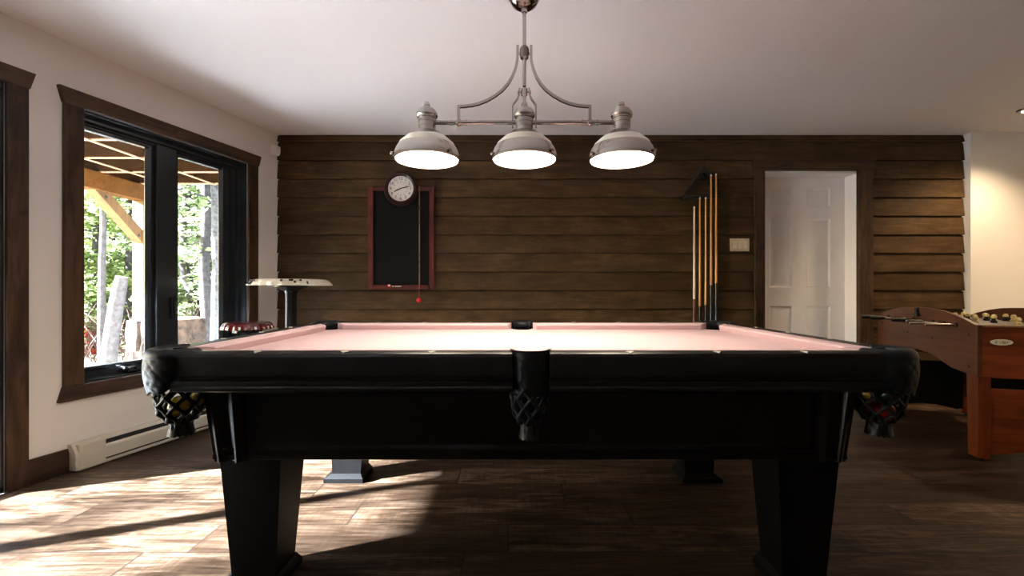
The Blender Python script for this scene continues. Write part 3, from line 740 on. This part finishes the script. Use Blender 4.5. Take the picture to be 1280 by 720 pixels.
MB().loft([[(hs0+.07, n, z) for n, z in fc], [(hs1-.016, n, z) for n, z in fc]]).build('front_cover', M['heater'], ht, 30)
tp = [(0, .142), (.026, .142), (.034, .132), (.037, .134), (.030, .152), (0, .152)]
MB().loft([[(hs0+.07, n, z) for n, z in tp], [(hs1-.016, n, z) for n, z in tp]]).build('top_hood', M['heater'], ht, 20)
bt = [(0, .008), (.062, .008), (.064, .020), (.060, .026), (.056, .022), (0, .022)]
MB().loft([[(hs0+.07, n, z) for n, z in bt], [(hs1-.016, n, z) for n, z in bt]]).build('bottom_lip', M['heater'], ht, 20)
MB().box(hs1-.15, hs1-.016, .0, .0625, .020, .148, .003).build('wiring_box', M['heater'], ht)

# ------------------------------------------------------------------ bottle cap pub table and stool
def cap_top(rad, z0, h_, name, m, parent, waves=24, seg=192):
    rings = []
    for r_, z, amp in ((.02, h_, 0), (.80, h_, 0), (.86, h_-.002, .0), (.93, h_*.72, .010), (1.0, .006, .030), (1.0, 0, .030), (.96, 0, .03), (.90, h_*.5, .01)):
        rings.append([(rad*(r_+amp*math.cos(waves*2*PI*i/seg))*math.cos(2*PI*i/seg), rad*(r_+amp*math.cos(waves*2*PI*i/seg))*math.sin(2*PI*i/seg), z0+z) for i in range(seg)])
    return MB().loft(rings).build(name, m, parent, 50)
pub = thing('pub_table', 'cream bottle cap shaped pub table on a black pole in the corner', 'table', (-1.69, 3.48, 0))
top = cap_top(.29, 1.032, .046, 'cap_top', M['cream_cap'], pub)
for deg, wd, h0, h1 in ((196, 4, .010, .035), (203, 3, .02, .042), (209, 5, .008, .040), (218, 3, .03, .045), (222, 2, .008, .02), (228, 4, .006, .040), (236, 2, .03, .04), (283, 3, .028, .040), (296, 6, .030, .044), (301, 3, .016, .032), (309, 3, .030, .042), (318, 2, .01, .03)):
    q = []
    for a in (deg-wd/2, deg+wd/2):
        for hz in (h0, h1):
            rr = .29*(1.0-.085*(hz/.046)**1.3)+.0062+(.006*math.cos(24*R(a)) if hz < .03 else .0)
            q.append((rr*math.cos(R(a)), rr*math.sin(R(a)), 1.032+hz))
    v_ = [Vector(p) for p in q]; inn = [p*1 for p in v_]
    for p in inn: p.x *= .975; p.y *= .975
    MB().add(v_+inn, [(0, 2, 3, 1), (4, 5, 7, 6), (0, 1, 5, 4), (2, 6, 7, 3), (0, 4, 6, 2), (1, 3, 7, 5)]).build('printed_mark', M['ink'], top, 0)
MB().lathe([(.0001, 1.032), (.12, 1.032), (.12, 1.020), (.05, .99), (.042, .97), (.042, .06), (.06, .045), (.20, .022), (.21, 0), (.0001, 0)], seg=40).build('pedestal', M['blackgloss'], pub)
stl = thing('bar_stool', 'maroon bottle cap bar stool on a black pole beside the window', 'stool', (-1.80, 3.10, 0))
top = cap_top(.158, .734, .046, 'cap_seat', M['maroon_cap'], stl, 21, 168)
for k in range(21):
    if k % 2 and k not in (5, 11): continue
    deg = 360*(k+.5)/21; wd = 4.2
    q = []
    for a in (deg-wd/2, deg+wd/2):
        for hz in (.003, .020):
            rr = .158*(1.0-.075*(hz/.046))+.0045-.003
            q.append(Vector((rr*math.cos(R(a)), rr*math.sin(R(a)), .734+hz)))
    inn = [Vector((p.x*.95, p.y*.95, p.z)) for p in q]
    MB().add(q+inn, [(0, 2, 3, 1), (4, 5, 7, 6), (0, 1, 5, 4), (2, 6, 7, 3), (0, 4, 6, 2), (1, 3, 7, 5)]).build('rim_stripe', M['whiteprint'], top, 0)
MB().lathe([(.0001, .734), (.09, .734), (.09, .71), (.03, .695), (.026, .68), (.026, .05), (.05, .04), (.17, .02), (.18, 0), (.0001, 0)], seg=36).build('pedestal', M['blackgloss'], stl)
fr_ = MB(); fr_.tube([(.12*math.cos(2*PI*i/32), .12*math.sin(2*PI*i/32), .28) for i in range(32)], .009, 8, closed=True)
for k in range(3): a = 2*PI*k/3; fr_.tube([(.02*math.cos(a), .02*math.sin(a), .28), (.12*math.cos(a), .12*math.sin(a), .28)], .007, 8)
fr_.build('foot_ring', M['chrome'], stl)

# ------------------------------------------------------------------ foosball table
FW, FL = .62, 1.22
fb = thing('foosball_table', 'cherry wood foosball table with arched sides near the right wall', 'foosball table', (2.707, 2.647, 0), R(-17))
half_t = [(0, .793), (.03, .796), (.12, .822), (.243, .848), (.368, .866), (.50, .873), (.61, .875)]
half_b = [(0, .496), (.10, .497), (.243, .508), (.317, .528), (.426, .557), (.52, .571), (.61, .575)]
top = half_t+[(FL-a, z) for a, z in half_t[-2::-1]]; bot = half_b+[(FL-a, z) for a, z in half_b[-2::-1]]
rod_y = [.19+.12*k for k in range(8)]
poly = bot+top[::-1]
for x0, inner in ((0, False), (FW-.022, True)):
    sp_ = MB().prism(poly, 'x', x0, x0+.022).build('side_panel', M['fbside'], fb, 0)
    xa = -.0005 if not inner else FW-.0005
    for yy, zz_ in ((.76, .686), (.449, .676), (.076, .732), (.076, .541), (1.144, .732), (1.144, .541)):
        eb = MB(); eb.lathe([(.0001, .004), (.009, .003), (.010, 0)], (xa if inner else 0, yy, zz_), 12, axis='x') if inner else eb.lathe([(.0001, -.004), (.009, -.003), (.010, 0)], (0, yy, zz_), 12, axis='x')
        eb.build('bolt_cover', M['black'], sp_)
    for yy in rod_y:
        bs = MB()
        if inner: bs.lathe([(.009, .030), (.017, .028), (.018, 0)], (FW, yy, .781), 14, axis='x')
        else: bs.lathe([(.009, -.012), (.015, -.011), (.016, 0)], (0, yy, .781), 14, axis='x')
        bs.build('rod_bushing', M['black'], sp_)
for y0 in (.004, FL-.024):
    ep = MB().box(.022, FW-.022, y0, y0+.020, .490, .784).build('end_panel', M['fbwoodh'], fb, 0)
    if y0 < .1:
        MB().box(.022, .245, -.001, .035, .784, .795, .002).build('lit_ledge', M['pine_lit_edge'], ep)  # pale colour paints the light on the end panel's top edge
# emblem on the near end panel: white oval with small coloured letters
em = MB().lathe([(.0001, .005), (.92, .005), (1.0, .002), (1.0, 0)], (0, 0, 0), 40, axis='y')
em.v = [(.112+p[0]*.052, .004+p[1]*1.0, .697+p[2]*.0175) for p in em.v]
emo = em.build('oval_emblem', mat('emblem_white', (.68, .64, .50), .4), fb)
for st_, xo, colr in (('e', -.027, (.01, .05, .14)), ('s', -.009, (.50, .36, .02)), ('t', .003, (.08, .12, .10)), ('e', .013, (.02, .04, .14)), ('r', .027, (.10, .13, .02))):
    text_mesh([(st_, .030, mxT(.112+xo, .698, -.0015))], 'emblem_letter', mat('emblem_'+st_, colr, .5), emo)
MB().box(.022, FW-.022, .024, FL-.024, .60, .615).build('playfield', M['field'], fb, 0)
for x in (.022, FW-.032): MB().box(x, x+.010, .024, FL-.024, .615, .69).build('inner_wall', M['field'], fb, 0)
# legs and end braces
for ly0 in (0, 1):
    for lx0 in (0, 1):
        def fx(v): return v if not lx0 else FW-v
        def fy(v): return v if not ly0 else FL-v
        o1 = [(-.004, .10), (-.004, -.004), (.060, -.004), (.060, .018), (.022, .018), (.022, .10)]
        o0 = [(.002, .085), (.002, .004), (.062, .004), (.062, .024), (.026, .024), (.026, .085)]
        lg = MB().loft([[(fx(a), fy(b_), .018) for a, b_ in o0], [(fx(a+.006 if a < 0 else a), fy(b_), .50) for a, b_ in o1]]).build('leg', M['fbwood'], fb, 0)
        MB().lathe([(.0001, 0), (.020, 0), (.020, .012), (.012, .018), (.0001, .018)], (fx(.030), fy(.030), 0), 16).build('leg_leveller', M['black'], lg)
    y0 = .010 if not ly0 else FL-.028
    arch = [(.060, .425), (.060, .055), (.10, .045)]+[(.10+.42*t_/12, .045+.032*math.sin(PI*t_/12)) for t_ in range(1, 12)]+[(.52, .045), (.56, .055), (.56, .425)]
    MB().prism(arch, 'y', y0, y0+.018).build('end_brace', M['dull_black' if ly0 else 'fbwoodh'], fb, 0)
for x0 in (FW-.045,):   # made-up dark panel under the far side, blackens the gap
    q = [(.02, .52), (.02, .15), (.06, .14)]+[(.06+1.10*t_/14, .14+.075*math.sin(PI*t_/14)**.6) for t_ in range(1, 14)]+[(1.16, .14), (1.20, .15), (1.20, .52)]
    MB().prism(q, 'x', x0, x0+.015).build('gap_dark_panel', M['dull_black'], fb, 0)
# rods, handles and players
hand_left = {2: (.053, .142), 4: (.035, .140), 6: (.080, .175), 7: (.10, .19)}
men = [1, 2, 3, 5, 5, 3, 2, 1]
for k, yy in enumerate(rod_y):
    left = k in hand_left
    ext = {0: .16, 1: .187, 3: .10, 5: .12}.get(k, .05)
    z = .781
    if left: x0, x1 = -hand_left[k][1]+.01, FW+.12
    else: x0, x1 = -ext, FW+.14
    rd = MB().tube([(x0, yy, z), (x1, yy, z)], .0075, 12).build('rod', M['chrome'], fb)
    hx = (-hand_left[k][1], -hand_left[k][0]) if left else (FW+.06, FW+.15)
    a, b_ = hx; d = b_-a
    pr = [(.0001, a), (.014, a+.004), (.017, a+.3*d), (.014, a+.5*d), (.017, a+.75*d), (.013, b_-.008), (.010, b_), (.0001, b_)]
    MB().lathe([(r_, t_) for r_, t_ in pr], (0, yy, z), 16, axis='x').build('handle', M['black'], rd)
    n = men[k]; gap = (FW-.1)/max(n, 1)
    off = random.uniform(-.03, .03)
    for j in range(n):
        x = FW/2+(j-(n-1)/2)*gap+off
        mm = M['black'] if left else M['cream_man']
        g_ = MB(); g_.box(x-.016, x+.016, yy-.011, yy+.011, z-.075, z+.018, .006, 2); g_.box(x-.013, x+.013, yy-.008, yy+.014, z-.105, z-.075, .004)
        g_.lathe([(.0001, .050), (.010, .048), (.014, .040), (.014, .030), (.009, .022), (.016, .018), (.012, .010)], (x, yy, z), 12)
        fig = g_.build('player_figure', mm, rd, 50)
        hd = MB().lathe([(.0001, .053), (.009, .051), (.0145, .042), (.0145, .032), (.010, .024)], (x, yy, z), 12).build('figure_head', M['cream_man'], fig)
# score slider on the side
sc_ = MB(); sc_.box(-.030, -.001, .575, .615, .812, .822, .003); sc_.lathe([(.0001, .060), (.010, .058), (.014, .048), (.010, .036), (.012, .025), (.018, .012), (.018, 0)], (-.020, .595, .815), 14)
sc_.build('score_marker', M['black'], fb)

# ------------------------------------------------------------------ outdoors
gx = lw(0, -.16)
struct(MB().prism([(-45, -25), (lw(12, -.16).x, lw(12, -.16).y), (lw(-30, -.16).x, lw(-30, -.16).y), (-8, 45), (-45, 45)], 'z', -.35, -.20).build('ground', M['grass'], angle=0))
pp = [lw(7.5, -.161), lw(-6, -.161)]
struct(MB().prism([(-5.3, -4), (pp[0].x, pp[0].y), (pp[1].x, pp[1].y), (-5.3, 6.2)], 'z', -.2, -.08).build('floor_patio', M['patio'], angle=0))
po = thing('porch_roof', 'stained timber porch with joists, beam, braced post outside the window', 'porch', (-4.69, 5.69, -.08))
ox, oy, oz = -4.69, 5.69, -.08
def pb(x0, x1, y0, y1, z0, z1, name, m, par=None, bev=.004):
    return MB().box(x0-ox, x1-ox, y0-oy, y1-oy, z0-oz, z1-oz, bev).build(name, m, par or po)
pb(-4.69, -4.55, 5.62, 5.76, -.08, 2.10, 'post', M['cedarv'])
pb(-4.69, -4.55, -1.9, -1.76, -.08, 2.10, 'post', M['cedarv'])
bmo = MB().box(-.07+.07, .14, -8.1, .20, 2.10-oz, 2.30-oz, .006); bmo.v = [(p[0], p[1], p[2]) for p in bmo.v]
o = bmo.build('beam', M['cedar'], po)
br = MB(); q = [(5.62, 1.58), (5.62, 1.74), (5.16, 2.10), (4.98, 2.10)]
br.loft([[(-4.675-ox, a-oy, z-oz) for a, z in q], [(-4.565-ox, a-oy, z-oz) for a, z in q]]); bro = br.build('brace', M['cedarv'], po, 0)
bl_ = MB()
for a, z in ((5.57, 1.66), (5.12, 2.04)): bl_.lathe([(.0001, .010), (.014, .008), (.016, 0)], (-4.565-ox, a-oy, z-oz), 10, axis='x')
bl_.build('bolt_head', M['black'], bro)
pb(-4.55, -4.545, 5.66, 5.69, 2.02, 2.05, 'post_bolt', M['black'])
for k in range(-9, 4):
    y = 3.96+.547*k; xr = C.x-.255*(BY-y)-.20 if y < 4.2 else -1.9
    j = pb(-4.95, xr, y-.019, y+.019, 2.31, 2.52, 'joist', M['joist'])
    pb(-4.95, xr, y-.012, y+.012, 2.298, 2.311, 'lit_edge_strip', M['pine_lit_edge'], j, .001)  # added pale strip paints the joist's lit underside
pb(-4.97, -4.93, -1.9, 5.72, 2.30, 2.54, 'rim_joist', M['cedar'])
for x in (-3.66, -4.22): pb(x-.012, x+.012, -1.5, 5.62, 2.288, 2.300, 'ceiling_strap', M['pine_lit_edge'], None, .001)  # same pale colour paints the light on the straps' undersides
dk = lw(8, -.17); dk2 = lw(-2, -.17)
MB().prism([(-5.0-ox, -1.9-oy), (lw(5.6, -.17).x-ox, -1.9-oy), (lw(-1.9, -.17).x-ox, 5.75-oy), (-5.0-ox, 5.75-oy)], 'z', 2.53-oz, 2.56-oz).build('deck_boards', M['joist'], po, 0)
# log stump on the patio
sp_ = thing('tree_stump', 'large sawn log stump with rugged bark standing outside the window', 'stump', (-3.27, 4.32, -.08))
rings = []; hS = .80
for k in range(13):
    z = hS*k/12; ring = []
    for i in range(72):
        a = 2*PI*i/72; rr = .285*(1+.05*(1-z/hS))+.012*math.sin(3*a+1)+.010*math.sin(13*a+z*2)+.008*math.sin(29*a-z*5)+random.uniform(-.010, .010)
        ring.append((rr*math.cos(a), rr*math.sin(a), z))
    rings.append(ring)
MB().loft(rings).build('bark', M['stumpbark'], sp_, 20)
MB().lathe([(.0001, hS+.012), (.25, hS+.012), (.27, hS+.004), (.272, hS-.01), (.0001, hS-.01)], seg=48).build('sawn_top', M['cutwood'], sp_)
# red garden ornament
rd = thing('garden_ornament', 'small red domed garden ornament standing on the ground outside', 'ornament', (-8.0, 8.45, -.2))
MB().lathe([(.0001, .50), (.10, .48), (.17, .40), (.19, .30), (.19, .22), (.16, .20), (.0001, .20)], seg=24).build('domed_top', M['red'], rd)
MB().lathe([(.12, .20), (.12, .10)], seg=20, caps=True).build('pale_middle', M['white_plastic'], rd)
MB().lathe([(.0001, .12), (.16, .11), (.26, .02), (.26, 0), (.0001, 0)], seg=24).build('flared_foot', M['red'], rd)
# trees
def leaves(mb, c, d, ln, n, sz, droop):
    up = Vector((0, 0, 1)); side = d.cross(up).normalized()
    for i in range(n):
        t_ = random.random()**.8
        p = c+d*ln*t_+up*(-droop*ln*t_*t_)+side*random.gauss(0, .16*ln*(1.1-t_)+.03)+up*random.gauss(0, .05)
        a = random.uniform(0, 2*PI); u = Vector((math.cos(a), math.sin(a), random.uniform(-.5, .3))).normalized()
        v = u.cross(Vector((random.gauss(0, 1), random.gauss(0, 1), random.gauss(0, 1)))).normalized()
        s_ = sz*random.uniform(.6, 1.4); w_ = s_*.30
        mb.add([p-u*s_*.5, p+v*w_, p+u*s_*.5, p-v*w_], [(0, 1, 2, 3)])
def tree(x, y, h_, r_, label, name='conifer_tree', bark='bark', leaf='leaf', nb=46, nl=70, z0=.3, spread=1.5, lean=(0, 0), group=None, sz=.13, wob=.05):
    t = thing(name, label, 'tree', (x, y, -.2), 0, group)
    pts = []; rs = []
    for k in range(9):
        u = k/8; pts.append((lean[0]*u*h_+random.gauss(0, wob)*(0 < k), lean[1]*u*h_+random.gauss(0, wob)*(0 < k), u*h_)); rs.append(r_*(1-.7*u))
    MB().tube(pts, rs, 12).build('trunk', M[bark], t, 60)
    if nb:
        f = MB(); bb_ = MB()
        for k in range(nb):
            u = (k+random.random())/nb; z = z0+(h_-z0)*u; i = min(7, int(z/h_*8)); fr_ = z/h_*8-i
            c_ = Vector(pts[i]).lerp(Vector(pts[i+1]), fr_); a = random.uniform(0, 2*PI)
            d = Vector((math.cos(a), math.sin(a), random.uniform(-.05, .30))).normalized(); ln = spread*(1-.65*u)*random.uniform(.6, 1.15)
            e = [tuple(c_+d*ln*q+Vector((0, 0, -.18*ln*q*q))) for q in (0, .35, .7, 1)]
            bb_.tube(e, [.018, .012, .008, .003], 5)
            if nl: leaves(f, c_, d, ln, nl, sz, .18)
        bb_.build('branches', M[bark], t, 60)
        if nl: f.build('foliage', M[leaf], t, 0)
    return t
def at(px, D, dx=0): return ((px-640)/569*D+dx, D)
G = 'green trees at the forest edge'
x, y = at(141, 6.4)
t = thing('dead_trunk', 'pale broken trunk leaning right between the window frame and porch post', 'tree', (x-.22, y, -.2))
MB().tube([(.153, 0, 0), (.18, 0, .4), (.24, 0, .8), (.31, 0, 1.2), (.35, 0, 1.38)], [.10, .092, .088, .086, .070], 14).build('trunk', M['bark'], t, 60)
tree(*at(128, 6.8), 4.4, .06, 'slender pale tree standing just left of the leaning broken trunk', 'slender_tree', 'bark', 'leaf', 22, 40, 2.3, 1.1, wob=.015)
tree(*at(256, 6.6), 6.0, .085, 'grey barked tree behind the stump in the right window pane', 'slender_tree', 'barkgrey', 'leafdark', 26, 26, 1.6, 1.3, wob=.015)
tree(*at(268, 5.9), 6.0, .062, 'white barked tree nearest the right window frame', 'slender_tree', 'birch', 'leaf', 14, 10, 2.4, .8, wob=.015)
tree(*at(275.5, 6.3), 6.0, .03, 'thinnest white sapling beside the white barked tree', 'slender_tree', 'birch', 'leaf', 10, 0, 2.0, .8, wob=.015)
for px, D, h_, lf in ((78, 8.4, 6.0, 'leaf'), (118, 9.0, 6.5, 'leaf'), (160, 9.0, 7.0, 'leaf'), (200, 9.6, 7.0, 'leaf'), (236, 8.6, 6.5, 'leafdark'), (285, 8.6, 7, 'leafdark'), (262, 11.0, 7.5, 'leaf'),
                     (80, 12.2, 8, 'leaf'), (138, 12.6, 8.5, 'leafdark'), (180, 13, 8.5, 'leaf'), (222, 13, 8.5, 'leafdark'), (300, 11.6, 8, 'leafdark'), (256, 14.5, 9, 'leafdark')):
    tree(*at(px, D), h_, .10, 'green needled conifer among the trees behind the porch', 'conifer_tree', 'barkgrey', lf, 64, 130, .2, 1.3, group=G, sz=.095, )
# brush under the trees
tw = MB()
for k in range(420):
    x, y = at(random.uniform(85, 285), random.uniform(7.4, 9.6)); p = Vector((x, y, -.2)); d = Vector((random.gauss(0, .35), random.gauss(0, .35), 1)).normalized()
    ln = random.uniform(.4, 1.3); q = p+d*ln*.5+Vector((random.gauss(0, .06), 0, 0)); e = q+(d+Vector((random.gauss(0, .5), random.gauss(0, .5), -.2)))*ln*.5
    tw.tube([p, q, e], [.010, .007, .003], 4)
tag(tw.build('undergrowth', M['twig'], None, 0), 'tangled bare reddish undergrowth below the trees outside', 'undergrowth', kind='stuff')
# trees on the sunny side whose trunks streak the light on the floor
tree(-7.6, -.25, 6.0, .06, 'bare slim tree standing beyond the patio door', 'bare_tree', 'bark', 'leaf', 18, 0, 1.6, 1.3)
tree(-9.0, -1.55, 7.0, .09, 'tall bare tree farther along beyond the patio door', 'bare_tree', 'barkgrey', 'leaf', 22, 6, 1.8, 1.5)
